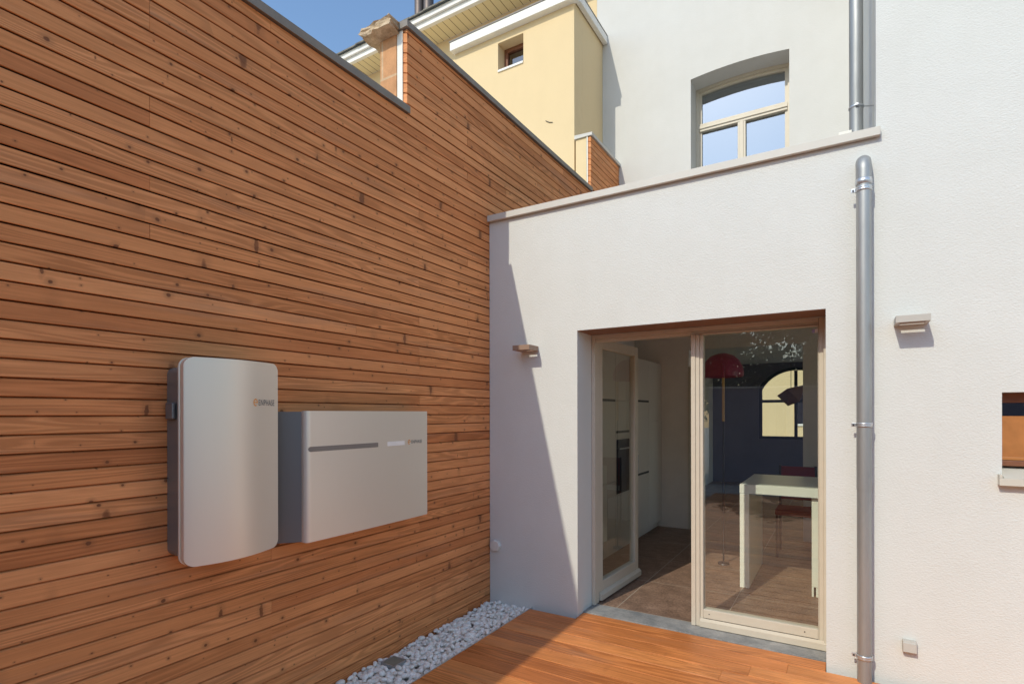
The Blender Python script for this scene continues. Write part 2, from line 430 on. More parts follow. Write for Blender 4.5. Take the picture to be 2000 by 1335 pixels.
MB().box(.0, DX0 - .006, -6.5, -.002, -.10, -.062).build('gravel_bed', M['soil'])['kind'] = 'structure'
tag(MB().box(DX0 - .0065, DX0 - .0025, -6.5, -.004, -.09, .002).build('edging_strip', M['coping_lit']), 'thin pale metal edging strip between white pebbles and timber deck', 'edging')

# pebbles
bm = bmesh.new(); bmesh.ops.create_icosphere(bm, subdivisions=2, radius=1)
bm.verts.index_update()
ico_v = [v.co.copy() for v in bm.verts]; ico_f = [[v.index for v in f.verts] for f in bm.faces]; bm.free()
pb = MB(); rg = random.Random(3)
LAMP = (.11, -1.227)
yy = -.03
def pebble(cx, cy, cz, s):
    a = Matrix.Rotation(rg.uniform(0, 6.28), 3, 'Z') @ Matrix.Rotation(rg.uniform(-.5, .5), 3, 'X') @ Matrix.Rotation(rg.uniform(-.4, .4), 3, 'Y')
    sx, sy, sz = s * rg.uniform(.85, 1.35), s * rg.uniform(.75, 1.0), s * rg.uniform(.5, .75)
    d1 = Vector((rg.uniform(-1, 1), rg.uniform(-1, 1), rg.uniform(-1, 1))).normalized(); am = rg.uniform(-.22, .22)
    d2 = Vector((rg.uniform(-1, 1), rg.uniform(-1, 1), rg.uniform(-.5, .5))).normalized(); am2 = rg.uniform(-.18, .18)
    vs = []
    for v in ico_v:
        q = v * (1 + am * v.dot(d1) + am2 * (v.dot(d2) ** 2))
        q = a @ Vector((q.x * sx, q.y * sy, q.z * sz)); vs.append((cx + q.x, cy + q.y, cz + q.z))
    pb.add(vs, ico_f, rnd=rg.random(), smooth=True)
def scatter(step, z, s0, s1, ymin):
    y = -.024
    while y > ymin:
        x = .022
        while x < DX0 - .022:
            px, py = x + rg.uniform(-.4, .4) * step, y + rg.uniform(-.4, .4) * step
            px = min(max(px, .02), DX0 - .024)
            if not (abs(px - LAMP[0]) < .062 and abs(py - LAMP[1]) < .062 and z > -.05):
                pebble(px, min(py, -.022), z + rg.uniform(-.008, .008), rg.uniform(s0, s1) * (1.25 if rg.random() < .12 else 1))
            x += step
        y -= step
scatter(.040, -.052, .017, .024, -3.0)
scatter(.036, -.036, .013, .022, -3.0)
scatter(.046, -.024, .013, .0215, -2.6)
o = pb.build('gravel', M['pebble'], recalc=False); tag(o, 'bed of rounded white pebbles between timber wall and deck', 'gravel', kind='stuff')

t = thing('ground_spotlight', 'small square dark glass spotlight sunk among the white pebbles', 'spotlight', (LAMP[0], LAMP[1], -.06))
x, y = LAMP
frame = MB()
for a, b, c_, d in ((-.055, .055, -.055, -.047), (-.055, .055, .047, .055), (-.055, -.047, -.047, .047), (.047, .055, -.047, .047)):
    frame.box(x + a, x + b, y + c_, y + d, -.06, -.010, .002)
frame.build('bezel', M['zinc'], t)
MB().box(x - .0465, x + .0465, y - .0465, y + .0465, -.05, -.012).build('lens', M['lens'], t)

# ------------------------------------------------------------------ timber clad boundary wall
YS, Y2, YE = -.975, 2.109, 3.03
ZC = (3.482, 4.045, 4.683)
wall = thing('timber_wall', 'long boundary wall clad in horizontal knotty larch boards', 'wall', (0, -1.5, -.1))
cl = MB(); BP = .0665
row = 0; z = -.10
battens = [YE - .56 * i for i in range(20)]
while z < ZC[2] - .01:
    z1 = z + BP - .0064
    y0 = -7.0 if z < ZC[0] - .02 else (YS if z < ZC[1] - .02 else Y2)
    top = ZC[0] if y0 == -7.0 else (ZC[1] if y0 == YS else ZC[2])
    z1c = min(z1, top - .001)
    ye = YE
    cuts = [ye]; y = ye
    js = random.randint(2, 7)
    yb = ye - .56 * js + .03
    while yb > y0 + .5:
        cuts.append(yb); yb -= .56 * random.choice((4, 5, 6, 7, 7, 8))
    cuts.append(y0)
    for a, b in zip(cuts[1:], cuts[:-1]):
        if not (z1c - z > .01): continue
        r = random.random(); ch = .0022; T = .026
        dx = random.uniform(-.0012, .0012)
        ya, yb2 = a + (.0007 if a != y0 else 0), b - .0007
        prof = [(-.044, z + .016), (-.001 - ch + dx, z), (dx, z + ch), (dx, z1c - ch), (-.001 - ch + dx, z1c), (-.044, min(z1c + .014, top - .0008))]
        vs = [(p[0], ya, p[1]) for p in prof] + [(p[0], yb2, p[1]) for p in prof]
        uvs = [(v[1] + row * 7.3, v[2] - z) for v in vs]
        fs = [(i, (i + 1) % 6, (i + 1) % 6 + 6, i + 6) for i in range(6)] + [(5, 4, 3, 2, 1, 0), (6, 7, 8, 9, 10, 11)]
        cl.add(vs, fs, rnd=r, uvs=uvs)
    z += BP; row += 1
cl.build('cladding', M['clad'], wall)
bk = MB()
bk.box(-.056, -.0455, -7, YS + .004, -.12, ZC[0]); bk.box(-.056, -.0455, YS + .004, Y2 + .004, -.12, ZC[1]); bk.box(-.056, -.0455, Y2 + .004, YE, -.12, ZC[2])
bk.build('gap_shade', M['gap_shade'], wall)  # near-black sheet puts deep shade into the gaps between boards
bd = MB()
bd.box(-.24, -.057, -7, YS, -.15, ZC[0]); bd.box(-.24, -.057, YS + .001, Y2 + .0, -.15, ZC[1]); bd.box(-.19, -.057, Y2 + .001, YE, -.15, ZC[2])
bd.build('wall_core', M['yellow'], wall)
def coping(y0, y1, z0, zt, mat, x0):
    b = MB(); b.prism([(x0, z0), (.022, z0), (.022, zt), (x0, zt + .012)], 'y', y0, y1)
    b.box(.0165, .024, y0 + .002, y1 - .002, z0 - .006, z0 - .0005)
    return b.build('coping', mat, wall)
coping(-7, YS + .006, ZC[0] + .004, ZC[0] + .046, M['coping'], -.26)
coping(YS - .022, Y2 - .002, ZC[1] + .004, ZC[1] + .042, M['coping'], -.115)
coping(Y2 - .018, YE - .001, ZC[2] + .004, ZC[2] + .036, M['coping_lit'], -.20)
MB().box(-.082, -.0345, YS - .008, YS - .0005, ZC[0] + .05, ZC[1] + .002, .002).build('corner_trim', M['trim'], wall)
MB().box(-.050, -.0345, Y2 - .010, Y2 - .0005, ZC[1] + .046, ZC[2] + .002, .002).build('corner_trim', M['trim'], wall)

t = thing('block_pier', 'tan blockwork pier with rough stone cap behind the timber wall', 'pier', (-.16, -1.0, 3.4))
MB().box(-.235, -.086, -.985, -.70, 3.3, 4.034, .004).build('pier', M['brick'], t)
bm = bmesh.new(); bmesh.ops.create_cube(bm, size=1); bmesh.ops.subdivide_edges(bm, edges=bm.edges[:], cuts=5, use_grid_fill=True)
rg2 = random.Random(5)
for v in bm.verts:
    c0 = v.co.copy()
    v.co = Vector((-.198 + c0.x * .28, -.885 + c0.y * .38, 4.072 + c0.z * .068 - .02 * (c0.y + .5) * (c0.z < 0)))
    if c0.z < 0: v.co.x *= 1 + .1 * c0.x
    if abs(c0.x) > .45 or abs(c0.y) > .45: v.co += Vector((rg2.uniform(-.013, .013), rg2.uniform(-.013, .013), rg2.uniform(-.007, .007)))
bm.verts.index_update()
MB().add([v.co[:] for v in bm.verts], [[v.index for v in f.verts] for f in bm.faces]).build('cap_stone', M['rock'], t); bm.free()

# ------------------------------------------------------------------ white house
HX = 2.623           # left edge of the tall block
house = thing('white_house', 'white rendered house with flat roofed extension and glazed terrace door', 'house', (2.0, 1.5, -.05))
DR = (.782, 2.376, -.02, 2.113)     # door opening
SW = (3.158, 3.98, 1.165, 1.604)    # small window opening
RV = .27
plate('front_wall', [(.003, -.14), (4.9, -.14), (4.9, 8.0), (HX, 8.0), (HX, 3.05), (.003, 3.05)],
      [rect(DR[0], DR[1], -.06, DR[3]), rect(*SW)], 'y', 0, RV, M['stucco'], house)
UW = (.906, 1.968)
plate('upper_wall', [(-.30, 2.92), (HX, 2.92), (HX, 8.0), (-.30, 8.0)], [arch(UW[0], UW[1], 4.05, 5.522, 5.556)], 'y', 3.03, 3.03 + .36, M['stucco_up'], house)
plate('return_wall', [(RV + .001, 2.92), (3.029, 2.92), (3.029, 8.0), (RV + .001, 8.0)], [], 'x', HX, HX + .25, M['stucco'], house)
MB().box(.003, HX, -.034, RV + .02, 3.053, 3.100, .002).box(.003, HX + .02, -.0342, -.001, 3.0525, 3.0995, .001).build('parapet_cap', plain('parapet cap metal', (.60, .58, .52), .5, 0, .03), house)
MB().box(.003, HX, RV + .002, 3.029, 2.60, 2.90).build('flat_roof', M['roofing'], house)
sh = MB()
sh.box(-.30, 5.2, 3.0, 9.4, 8.001, 8.2); sh.box(HX + .26, 5.2, -.02, 3.0, 8.001, 8.2); 
sh.box(-.30, -.06, 3.40, 9.0, -.15, 8.0); sh.build('shell', M['stucco_up'], house)
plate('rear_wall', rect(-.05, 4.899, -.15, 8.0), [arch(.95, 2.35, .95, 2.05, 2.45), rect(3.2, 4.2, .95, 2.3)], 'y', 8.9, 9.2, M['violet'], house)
plate('side_wall', [(0.0, -.15), (9.2, -.15), (9.2, 8.0), (0.0, 8.0)], [rect(.7, 3.1, .6, 2.45), rect(4.3, 8.3, .6, 2.45)], 'x', 4.9005, 5.2, M['stucco_up'], house)  # unseen openings added to let more sky light into the rooms
# rooms
inn = MB()
inn.box(.03, .05, RV + .002, 3.5, -.05, 2.6)                       # left side wall of the kitchen

inn.box(.03, .765, 3.51, 3.63, -.05, 2.6); inn.box(2.07, 4.899, 3.51, 3.63, -.05, 2.6); inn.box(.765, 2.07, 3.5105, 3.629, 2.317, 2.6)
inn.box(.0, .02, 3.64, 8.89, -.05, 2.9)
inn.build('inner_wall', M['inner'], house)
MB().box(.05, 4.9, RV + .004, 8.89, 2.55, 2.598).build('ceiling', M['inner'], house)
MB().box(.76, .80, 3.50, 3.505, 0, 2.1).box(.766, .80, 3.506, 3.64, 0, 2.1).build('door_lining', M['frame'], house)
fl = MB().box(.03, 4.9, .305, 8.9, -.12, -.002).build('tile_floor', M['tiles']); fl['kind'] = 'structure'
MB().box(DR[0] - .0, DR[1], .097, .302, -.12, .004, .003).build('door_sill', M['bluestone'], house)

# lintel soffit: thin sheet, its brown puts the deck's bounce light into colour
MB().box(DR[0] + .001, DR[1] - .001, .004, .262, DR[3] - .004, DR[3] - .0006).build('lintel_bounce', M['brownlintel'], house)

# glazed door: fixed frame, fixed right leaf, open left leaf
XP0, XP1 = 1.545, 1.602
FY0, FY1 = .262, .345
df = MB()
df.box(DR[0] + .002, DR[0] + .030, FY0, FY1, .0045, DR[3] - .006, .003)
df.box(DR[1] - .018, DR[1] - .002, FY0 - .02, FY1, .0045, DR[3] - .006, .003)
df.box(DR[1] - .045, DR[1] - .0185, FY0 + .004, FY1, .0045, DR[3] - .006, .003)
df.box(DR[0] + .031, DR[1] - .046, FY0, FY1, DR[3] - .036, DR[3] - .006, .003)
df.box(DR[0] + .031, DR[1] - .046, FY0 + .012, FY1, DR[3] - .058, DR[3] - .037, .003)
doorframe = df.build('door_frame', M['frame'], house)
ps = MB(); ps.box(XP0, XP0 + .030, FY0 - .016, FY1, .006, DR[3] - .061, .004); ps.box(XP0 + .0305, XP1, FY0 - .008, FY1, .006, DR[3] - .061, .004)
ps.build('door_post', M['frame'], house)
lf = MB()
LX0, LX1, LZ0, LZ1 = XP1 + .001, DR[1] - .0455, .010, DR[3] - .062
GX0, GX1, GZ0, GZ1 = LX0 + .021, LX1 - .004, .126, 2.058
lf.box(LX0, GX0, FY0, FY1 - .01, LZ0, LZ1, .004); lf.box(GX1, LX1, FY0, FY1 - .01, LZ0, LZ1, .002)
lf.box(GX0, GX1, FY0, FY1 - .01, .066, GZ0, .004); lf.box(GX0, GX1, FY0, FY1 - .01, GZ1, LZ1, .003)
leaf = lf.build('door_leaf', M['frame'], house); tag(leaf, 'closed right door leaf with full height pane')
MB().prism([(FY0 - .002, .010), (FY0 - .026, .010), (FY0 - .026, .050), (FY0 - .002, .064)], 'x', LX0 + .001, DR[1] - .004).build('weather_bar', M['frame'], leaf)
for xx in (LX0 + .06, LX1 - .08): MB().tube([(xx, FY0 + .001, .098), (xx, FY0 - .002, .098)], .004, 10).build('screw', M['darkmetal'], leaf)
MB().quad((GX0 - .004, FY0 + .022, GZ0 - .004), (GX1 + .004, FY0 + .022, GZ0 - .004), (GX1 + .004, FY0 + .022, GZ1 + .004), (GX0 - .004, FY0 + .022, GZ1 + .004)).build('pane', M['glass'], leaf)
st = MB(); st.box(2.294, 2.309, FY0 + .0195, FY0 + .0215, 2.012, 2.034); st.build('sticker', M['blue_sticker'], leaf)
MB().box(2.3095, 2.3255, FY0 + .0195, FY0 + .0215, 2.012, 2.034).build('sticker', M['white_sticker'], leaf)

# open left leaf: built along +Y from its hinge, then turned a few degrees
HXY = Vector((.806, .352, 0)); ANG = R(-3.4)
RM = Matrix.Translation(HXY) @ Matrix.Rotation(ANG, 4, 'Z')
def turned(mb):
    mb.v = [tuple(RM @ Vector(v)) for v in mb.v]; return mb
W_ = .83; TH = .055
lv = MB()
lv.box(-TH, 0, .0, .075, .012, 2.10, .004); lv.box(-TH, 0, W_ - .075, W_, .012, 2.10, .004)
lv.box(-TH, 0, .075, W_ - .075, .012, .155, .004); lv.box(-TH, 0, .075, W_ - .075, 2.02, 2.10, .004)
ol = turned(lv).build('door_leaf', M['frame'], house); tag(ol, 'open left door leaf swung into the kitchen')
turned(MB().quad((-.022, .071, .151), (-.022, W_ - .071, .151), (-.022, W_ - .071, 2.024), (-.022, .071, 2.024))).build('pane', M['glass'], ol)
turned(MB().add(
    [(x, y, z) for y in (.006, W_ + .012) for x, z in ((.001, .016), (.024, .016), (.024, .055), (.001, .078))],
    [(0, 1, 2, 3), (7, 6, 5, 4), (0, 4, 5, 1), (1, 5, 6, 2), (2, 6, 7, 3), (3, 7, 4, 0)])).build('weather_bar', M['frame'], ol)
turned(MB().box(-.03, .004, W_ - .004, W_ + .004, .95, 1.12, .002)).build('lock_plate', M['zinc'], ol)

# upper arched window
uy = 3.03 + .27
fw_ = MB()
prof = arch(UW[0], UW[1], 4.05, 5.535, 5.665)
def ring(mb, x0, x1, z0, zs, zt, wd, y0, y1, n=14):
    o_ = arch(x0, x1, z0, zs, zt, n); i_ = arch(x0 + wd, x1 - wd, z0 + wd, zs - wd * .9, zt - wd, n)
    k = len(o_)
    vs = [(p[0], y0, p[1]) for p in o_] + [(p[0], y0, p[1]) for p in i_] + [(p[0], y1, p[1]) for p in o_] + [(p[0], y1, p[1]) for p in i_]
    fs = []
    for i in range(k):
        j = (i + 1) % k
        fs += [(i, j, k + j, k + i), (2 * k + i, 2 * k + j, 3 * k + j, 3 * k + i), (k + i, k + j, 3 * k + j, 3 * k + i), (i, j, 2 * k + j, 2 * k + i)]
    return mb.add(vs, fs)
ring(fw_, UW[0] + .001, UW[1] - .001, 4.06, 5.521, 5.555, .036, uy, uy + .10)
ring(fw_, UW[0] + .037, UW[1] - .037, 4.096, 5.487, 5.518, .03, uy + .022, uy + .099)
upw = fw_.build('window', M['frame'], house); tag(upw, 'arched upper window with transom above two casements')
TZ = 5.03
MB().box(UW[0] + .036, UW[1] - .036, uy - .012, uy + .09, TZ - .005, TZ + .034, .006).box(UW[0] + .036, UW[1] - .036, uy + .002, uy + .09, TZ + .035, TZ + .062, .006).box(UW[0] + .04, UW[1] - .04, uy + .0, uy + .088, TZ - .034, TZ - .006, .004).build('transom', M['frame'], upw)
MX = 1.437
MB().box(MX - .045, MX + .045, uy + .001, uy + .085, 4.10, TZ - .035, .006).box(MX - .022, MX + .022, uy - .008, uy + .0005, 4.10, TZ - .0355, .004).build('mullion', M['frame'], upw)
MB().add([(p[0], uy + .05, p[1]) for p in arch(UW[0] + .05, UW[1] - .05, 4.10, 5.46, 5.50)], [list(range(17))]).build('pane', M['winglass'], upw)
MB().box(UW[0] + .0, UW[1] - .0, uy + .5, uy + .52, 4.05, 5.7).build('room_dark', M['navy'], upw)  # dark sheet stands in for the unlit room behind the glass

# small brown window in the tall block
x0, x1, z0, z1 = SW
sw = MB().box(x0 + .001, x1 - .001, .085, .16, 1.552, z1 - .001, .004).box(x0 + .001, x1 - .001, .095, .16, 1.220, 1.250, .004).build('window', M['brownwood'], house)
tag(sw, 'small low window with varnished brown boards and projecting sill')
MB().box(x0 + .001, x1 - .001, .115, .15, 1.2505, 1.482).build('board', M['orangewood'], sw)
MB().box(x0 + .002, x1 - .002, .092, .113, 1.2515, 1.268, .003).build('bottom_rail', M['orangewood'], sw)
MB().box(x0 + .001, x1 - .001, .135, .14, 1.483, 1.551).build('pane', M['smallglass'], sw)
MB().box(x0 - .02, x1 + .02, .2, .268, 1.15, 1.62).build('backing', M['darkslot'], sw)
sl = MB().prism([(.16, 1.168), (-.042, 1.168), (-.042, 1.1685), (.16, 1.2185)], 'x', x0 + .001, x1 - .001).box(x0 - .018, x1 + .018, -.045, -.001, 1.130, 1.1675, .002)
sl.box(x0 - .018, x0 - .006, -.045, -.001, 1.168, 1.186, .002)
sl.build('sill', plain('sill metal', (.60, .58, .50), .5, 0, .03), sw)

# ------------------------------------------------------------------ rain pipes
def bracket(t, cx, cy, z, r, side=-1, wall_y=0.0):
    b = MB().lathe((cx, cy, z), [(r + .0005, -.012), (r + .004, -.011), (r + .0045, -.004), (r + .002, 0), (r + .0045, .004), (r + .004, .011), (r + .0005, .012)], 28)
    b.box(cx + side * (r + .002), cx + side * (r + .024), cy - .004, cy + .003, z - .010, z + .012, .002)
    b.box(cx - .004, cx + .004, cy + r, wall_y + .002, z - .004, z + .004)
    br = b.build('bracket', M['zinc2'], t)
    MB().tube([(cx + side * (r + .014), cy - .004, z), (cx + side * (r + .014), cy - .010, z)], .0045, 8).build('screw', M['darkmetal'], br)
PX, PY, PR = 2.562, -.072, .0365
t = thing('downpipe', 'lower galvanised downpipe on white wall beside the terrace door', 'downpipe', (PX, PY, 0))
pts = [(PX, .03, 2.921), (PX, -.005, 2.92)] + [(PX, -.005 - .067 * math.sin(a), 2.853 + .067 * math.cos(a)) for a in [i * math.pi / 2 / 7 for i in range(1, 8)]] + [(PX, PY, 2.79)]
MB().tube(pts, PR + .0015, 28).build('elbow', M['zinc'], t)
MB().tube([(PX, PY, 2.79), (PX, PY, 2.0), (PX, PY, 1.07)], PR, 28).tube([(PX, PY, 1.07), (PX, PY, .5), (PX, PY, -.06)], PR - .0012, 28).build('pipe', M['zinc'], t)
MB().lathe((PX, PY, 2.785), [(PR + .001, -.012), (PR + .0045, -.010), (PR + .0045, .018), (PR + .001, .020)], 28).build('collar', M['zinc2'], t)
for z in (2.748, 1.433, .140): bracket(t, PX, PY, z, PR)
ux, uyp = 2.533, .205
t = thing('downpipe', 'upper galvanised downpipe running above the flat roof edge', 'downpipe', (ux, uyp, 3.1))
MB().tube([(ux, uyp, 7.6), (ux, uyp, 5), (ux, uyp, 2.901)], .0365, 28).build('pipe', M['zinc'], t)
b = MB().lathe((ux, uyp, 3.345), [(.037, -.008), (.0405, -.006), (.0405, .006), (.037, .008)], 28)
b.tube([(ux + .037, uyp, 3.345), (HX + .01, uyp + .03, 3.345)], .004, 8); b.box(ux - .006, ux + .012, uyp - .05, uyp - .036, 3.338, 3.352, .002)
b.build('bracket', M['zinc2'], t)
MB().box(2.442, 2.51, .16, .19, 3.099, 3.20, .003).build('roof_outlet', M['trim'], t)

# ------------------------------------------------------------------ wall lamps, socket, vent cap
def wall_lamp(xa, xb, mat, label):
    d, z0, z1 = .145, 1.980, 2.018
    t = thing('wall_lamp', label, 'wall lamp', ((xa + xb) / 2, 0, z0), 'slim wall lamps on the white wall')
    hb = MB()
    hb.box(xa, xb, -d, -.088, z0, z1, .002); hb.box(xa, xb, -.030, -.0005, z0, z1, .002)
    hb.box(xa, xa + .018, -.0875, -.0305, z0, z1, .002); hb.box(xb - .018, xb, -.0875, -.0305, z0, z1, .002)
    hb.build('housing', mat, t)
    MB().box(xa + .02, xb - .02, -d + .01, -.09, z0 - .003, z0 - .0005).build('diffuser', M['lampbrown'], t)
wall_lamp(.308, .455, M['lampbrown'], 'bronze wall lamp at the shadow edge between timber wall and door')
wall_lamp(2.703, 2.853, M['lampgrey'], 'pale grey wall lamp right of the downpipe')
t = thing('power_socket', 'grey weatherproof power socket low on the wall near the downpipe', 'socket', (2.77, 0, .19))
MB().box(2.738, 2.803, -.036, -.0005, .190, .256, .006).build('box', M['socket'], t)
MB().prism([(-.037, .197), (-.050, .200), (-.044, .246), (-.037, .250)], 'x', 2.741, 2.800).build('lid', M['socket'], t)
t = thing('vent_cap', 'small off white faceted cap low on shaded wall by the corner', 'vent cap', (.062, 0, .435))
hexp = [(.062 + .05 * math.cos(a) * (1.0), .434 + .046 * math.sin(a)) for a in [R(100 + 360 / 7 * i) for i in range(7)]]
hexi = [(.062 + (p[0] - .062) * .9, .434 + (p[1] - .434) * .9) for p in hexp]
n = 7
MB().add([(p[0], -.001, p[1]) for p in hexp] + [(p[0], -.022, p[1]) for p in hexp] + [(p[0], -.027, p[1]) for p in hexi],
         [(i, (i + 1) % n, n + (i + 1) % n, n + i) for i in range(n)] + [(n + i, n + (i + 1) % n, 2 * n + (i + 1) % n, 2 * n + i) for i in range(n)] + [list(range(2 * n, 3 * n))]).build('cap', M['capplastic'], t)

# ------------------------------------------------------------------ battery and inverter cabinets on the timber wall
def text_mesh(body, size):
    cu = bpy.data.curves.new('txt', 'FONT'); cu.body = body; cu.size = size; cu.resolution_u = 4; cu.space_character = 1.06
    o = bpy.data.objects.new('txt', cu); COL.objects.link(o); bpy.context.view_layer.update()
    me = bpy.data.meshes.new_from_object(o.evaluated_get(bpy.context.evaluated_depsgraph_get())); bpy.data.objects.remove(o)
    vs = [v.co.copy() for v in me.vertices]; fs = [list(p.vertices) for p in me.polygons]; bpy.data.meshes.remove(me)
    return vs, fs
def rounded(w, h, r, n=8):
    pts = []
    for cx, cz, a0 in ((w - r, h - r, 0), (r, h - r, 90), (r, r, 180), (w - r, r, 270)):
        pts += [(cx + r * math.cos(R(a0 + 90 * i / n)), cz + r * math.sin(R(a0 + 90 * i / n))) for i in range(n + 1)]
    return pts
def zspan(s, w, h, r):
    """lower and upper edge of a rounded rectangle at distance s along it"""
    e = min(s, w - s)
    if e >= r: return 0.0, h
    q = r - math.sqrt(max(0, r * r - (r - e) ** 2)); return q, h - q
def cover(y0, y1, z0, z1, r, xf, thick, inset=0.0, ns=56):
    mb = MB(); wd, ht = y1 - y0 - 2 * inset, z1 - z0 - 2 * inset
    ss = [wd * (.5 - .5 * math.cos(math.pi * i / ns)) for i in range(ns + 1)]
    F, B = [], []
    for s in ss:
        a, b = zspan(min(max(s, 1e-5), wd - 1e-5), wd, ht, max(.002, r - inset)); yv = y0 + inset + s; x = xf(yv)
        F.append(((x, yv, z0 + inset + a), (x, yv, z0 + inset + b))); B.append(((x - thick, yv, z0 + inset + a), (x - thick, yv, z0 + inset + b)))
    vs = [q for p in F for q in p] + [q for p in B for q in p]; m = 2 * (ns + 1)
    mb.add(vs[:m], [(2 * i, 2 * i + 2, 2 * i + 3, 2 * i + 1) for i in range(ns)], smooth=True)
    mb.add(vs[m:], [(2 * i + 1, 2 * i + 3, 2 * i + 2, 2 * i) for i in range(ns)], smooth=True)
    fs = []
    for i in range(ns):
        fs += [(2 * i, m + 2 * i, m + 2 * i + 2, 2 * i + 2), (2 * i + 1, 2 * i + 3, m + 2 * i + 3, m + 2 * i + 1)]
    fs += [(0, 1, m + 1, m), (2 * ns, m + 2 * ns, m + 2 * ns + 1, 2 * ns + 1)]
    mb.add(vs, fs)
    return mb
def emblem(mb, yc, zc, h, wd, xf):
    """round letter-e mark: open ring with a bar"""
    for a0, a1 in ((0, 300),):
        N = 30; pr_ = []
        for i in range(N + 1):
            a = R(a0 + (a1 - a0) * i / N)
            pr_.append(((yc + math.cos(a) * wd / 2, zc + math.sin(a) * h / 2), (yc + math.cos(a) * wd / 2 * .66, zc + math.sin(a) * h / 2 * .70)))
        vs = [(xf(p[0]) + .0012, p[0], p[1]) for q in pr_ for p in q]
        mb.add(vs, [(2 * i, 2 * i + 2, 2 * i + 3, 2 * i + 1) for i in range(N)])
    b0, b1 = yc - wd * .36, yc + wd * .5
    mb.add([(xf(b0) + .0012, b0, zc - h * .07), (xf(b1) + .0012, b1, zc - h * .07), (xf(b1) + .0012, b1, zc + h * .06), (xf(b0) + .0012, b0, zc + h * .06)], [(0, 1, 2, 3)])
    return mb
def lettering(ya, yb, zb, zt, xf, parent):
    vs, fs = text_mesh("ENPHASE", 1.0)
    mx = max(v.x for v in vs); mn = min(v.x for v in vs); my = max(v.y for v in vs); mny = min(v.y for v in vs)
    out = []
    for v in vs:
        yv = ya + (v.x - mn) / (mx - mn) * (yb - ya); out.append((xf(yv) + .0012, yv, zb + (v.y - mny) / (my - mny) * (zt - zb)))
    MB().add(out, fs).build('lettering', M['greyprint'], parent)

BY0, BY1, BZ0, BZ1 = -2.482, -2.046, .868, 1.737
def bxf(y):                       # bowed front: flat on the left, rolling back towards the right
    s = (y - BY0) / (BY1 - BY0)
    return .145 + .056 * math.sin(math.pi * min(1, max(0, s)) ** .9)
t = thing('battery_cabinet', 'tall satin grey battery cabinet with bowed front on the timber wall', 'battery', (0, -2.26, .87))
bcz = rounded(.40, .80, .03)
case = MB(); N = len(bcz)
c0 = [(.001, -2.474 + p[0], .898 + p[1]) for p in bcz]; c1 = [(.112, -2.470 + p[0] * .99, .890 + p[1] * 1.012) for p in bcz]
case.add(c0 + c1, [(i, (i + 1) % N, N + (i + 1) % N, N + i) for i in range(N)] + [list(range(N)), list(range(N, 2 * N))])
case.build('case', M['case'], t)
cover(BY0 + .004, BY1 - .004, BZ0 + .004, BZ1 - .004, .034, lambda y: bxf(y) - .027, .010, 0).build('gasket', M['seal'], t)
fc = cover(BY0, BY1, BZ0, BZ1, .038, bxf, .022).build('front_cover', M['satin'], t)
cover(BY0, BY1, BZ0, BZ1, .038, lambda y: bxf(y) - .0285 - .0088, .006).build('back_rim', M['satin'], t)
lettering(-2.174, -2.072, 1.538, 1.5655, bxf, fc)
emblem(MB(), -2.192, 1.552, .034, .024, bxf).build('emblem', M['orange'], fc)
MB().box(.02, .075, -2.492, -2.476, 1.478, 1.548, .006).build('latch', M['steel'], t)

IY0, IY1, IZ0, IZ1 = -1.892, -.957, .848, 1.515
def ixf(y):
    s = y - IY0; r = .03
    if s < r: return .150 - r + math.sqrt(max(0, r * r - (r - s) ** 2))
    return .150 + .006 * math.sin(math.pi * (s - r) / (IY1 - IY0 - r))
t = thing('inverter_cabinet', 'wide satin grey inverter cabinet with horizontal light slot on timber wall', 'inverter', (0, -1.42, .85))
ic = cover(IY0, IY1, IZ0, IZ1, .006, ixf, .012, ns=90)
fc = ic.build('front_cover', M['satin2'], t)
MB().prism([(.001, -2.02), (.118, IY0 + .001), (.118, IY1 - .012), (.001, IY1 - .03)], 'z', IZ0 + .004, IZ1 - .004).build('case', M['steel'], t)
def bar(ya, yb, za, zb, off):
    mb = MB(); n = 18; r = (zb - za) / 2
    pts = [(ya + r + (yb - ya - 2 * r) * 0 + r * math.cos(R(90 + 180 * i / n)), za + r + r * math.sin(R(90 + 180 * i / n))) for i in range(n + 1)] + [(yb, za), (yb, zb)]
    return mb.add([(ixf(p[0]) + off, p[0], p[1]) for p in pts], [list(range(len(pts)))])
bar(-1.876, -1.40, 1.307, 1.333, .0015).build('light_slot', M['slot'], fc)
MB().add([(ixf(y) + .0015, y, z) for y, z in ((-1.325, 1.308), (-1.175, 1.308), (-1.175, 1.334), (-1.325, 1.334))], [(0, 1, 2, 3)]).build('slot_highlight', M['slotshine'], fc)  # pale patch paints the bright reflection at the slot's right end
lettering(-1.112, -1.012, 1.314, 1.335, ixf, fc)
emblem(MB(), -1.133, 1.324, .030, .024, ixf).build('emblem', M['orange'], fc)

# ------------------------------------------------------------------ yellow neighbour house
yh = thing('yellow_house', 'yellow rendered neighbour house with white eaves behind the timber wall', 'house', (-3.0, 4.0, -.1))
BX0, BX1, BYF = -1.97, -.222, 2.14
BW = (-1.285, -.911, 5.842, 6.218)
plate('bay_wall', rect(BX0, BX1, -.15, 6.41), [rect(*BW)], 'y', BYF, BYF + .24, M['yellow'], yh)
MB().box(BX0, BX0 + .2, BYF + .241, 3.049, -.15, 6.41).box(BX1 - .2, BX1, BYF + .241, 3.029, -.15, 6.41).build('bay_side', M['yellow'], yh)
MB().box(-7.2, -.31, 3.05, 3.3, -.15, 7.352).build('facade', M['yellow'], yh)
MB().box(BX0 - .02, BX1 + .06, BYF - .09, BYF + .02, 6.315, 6.425, .006).box(BX1 + .012, BX1 + .07, BYF + .021, 3.028, 6.325, 6.420, .006).build('roof_edge', M['whitepaint'], yh)
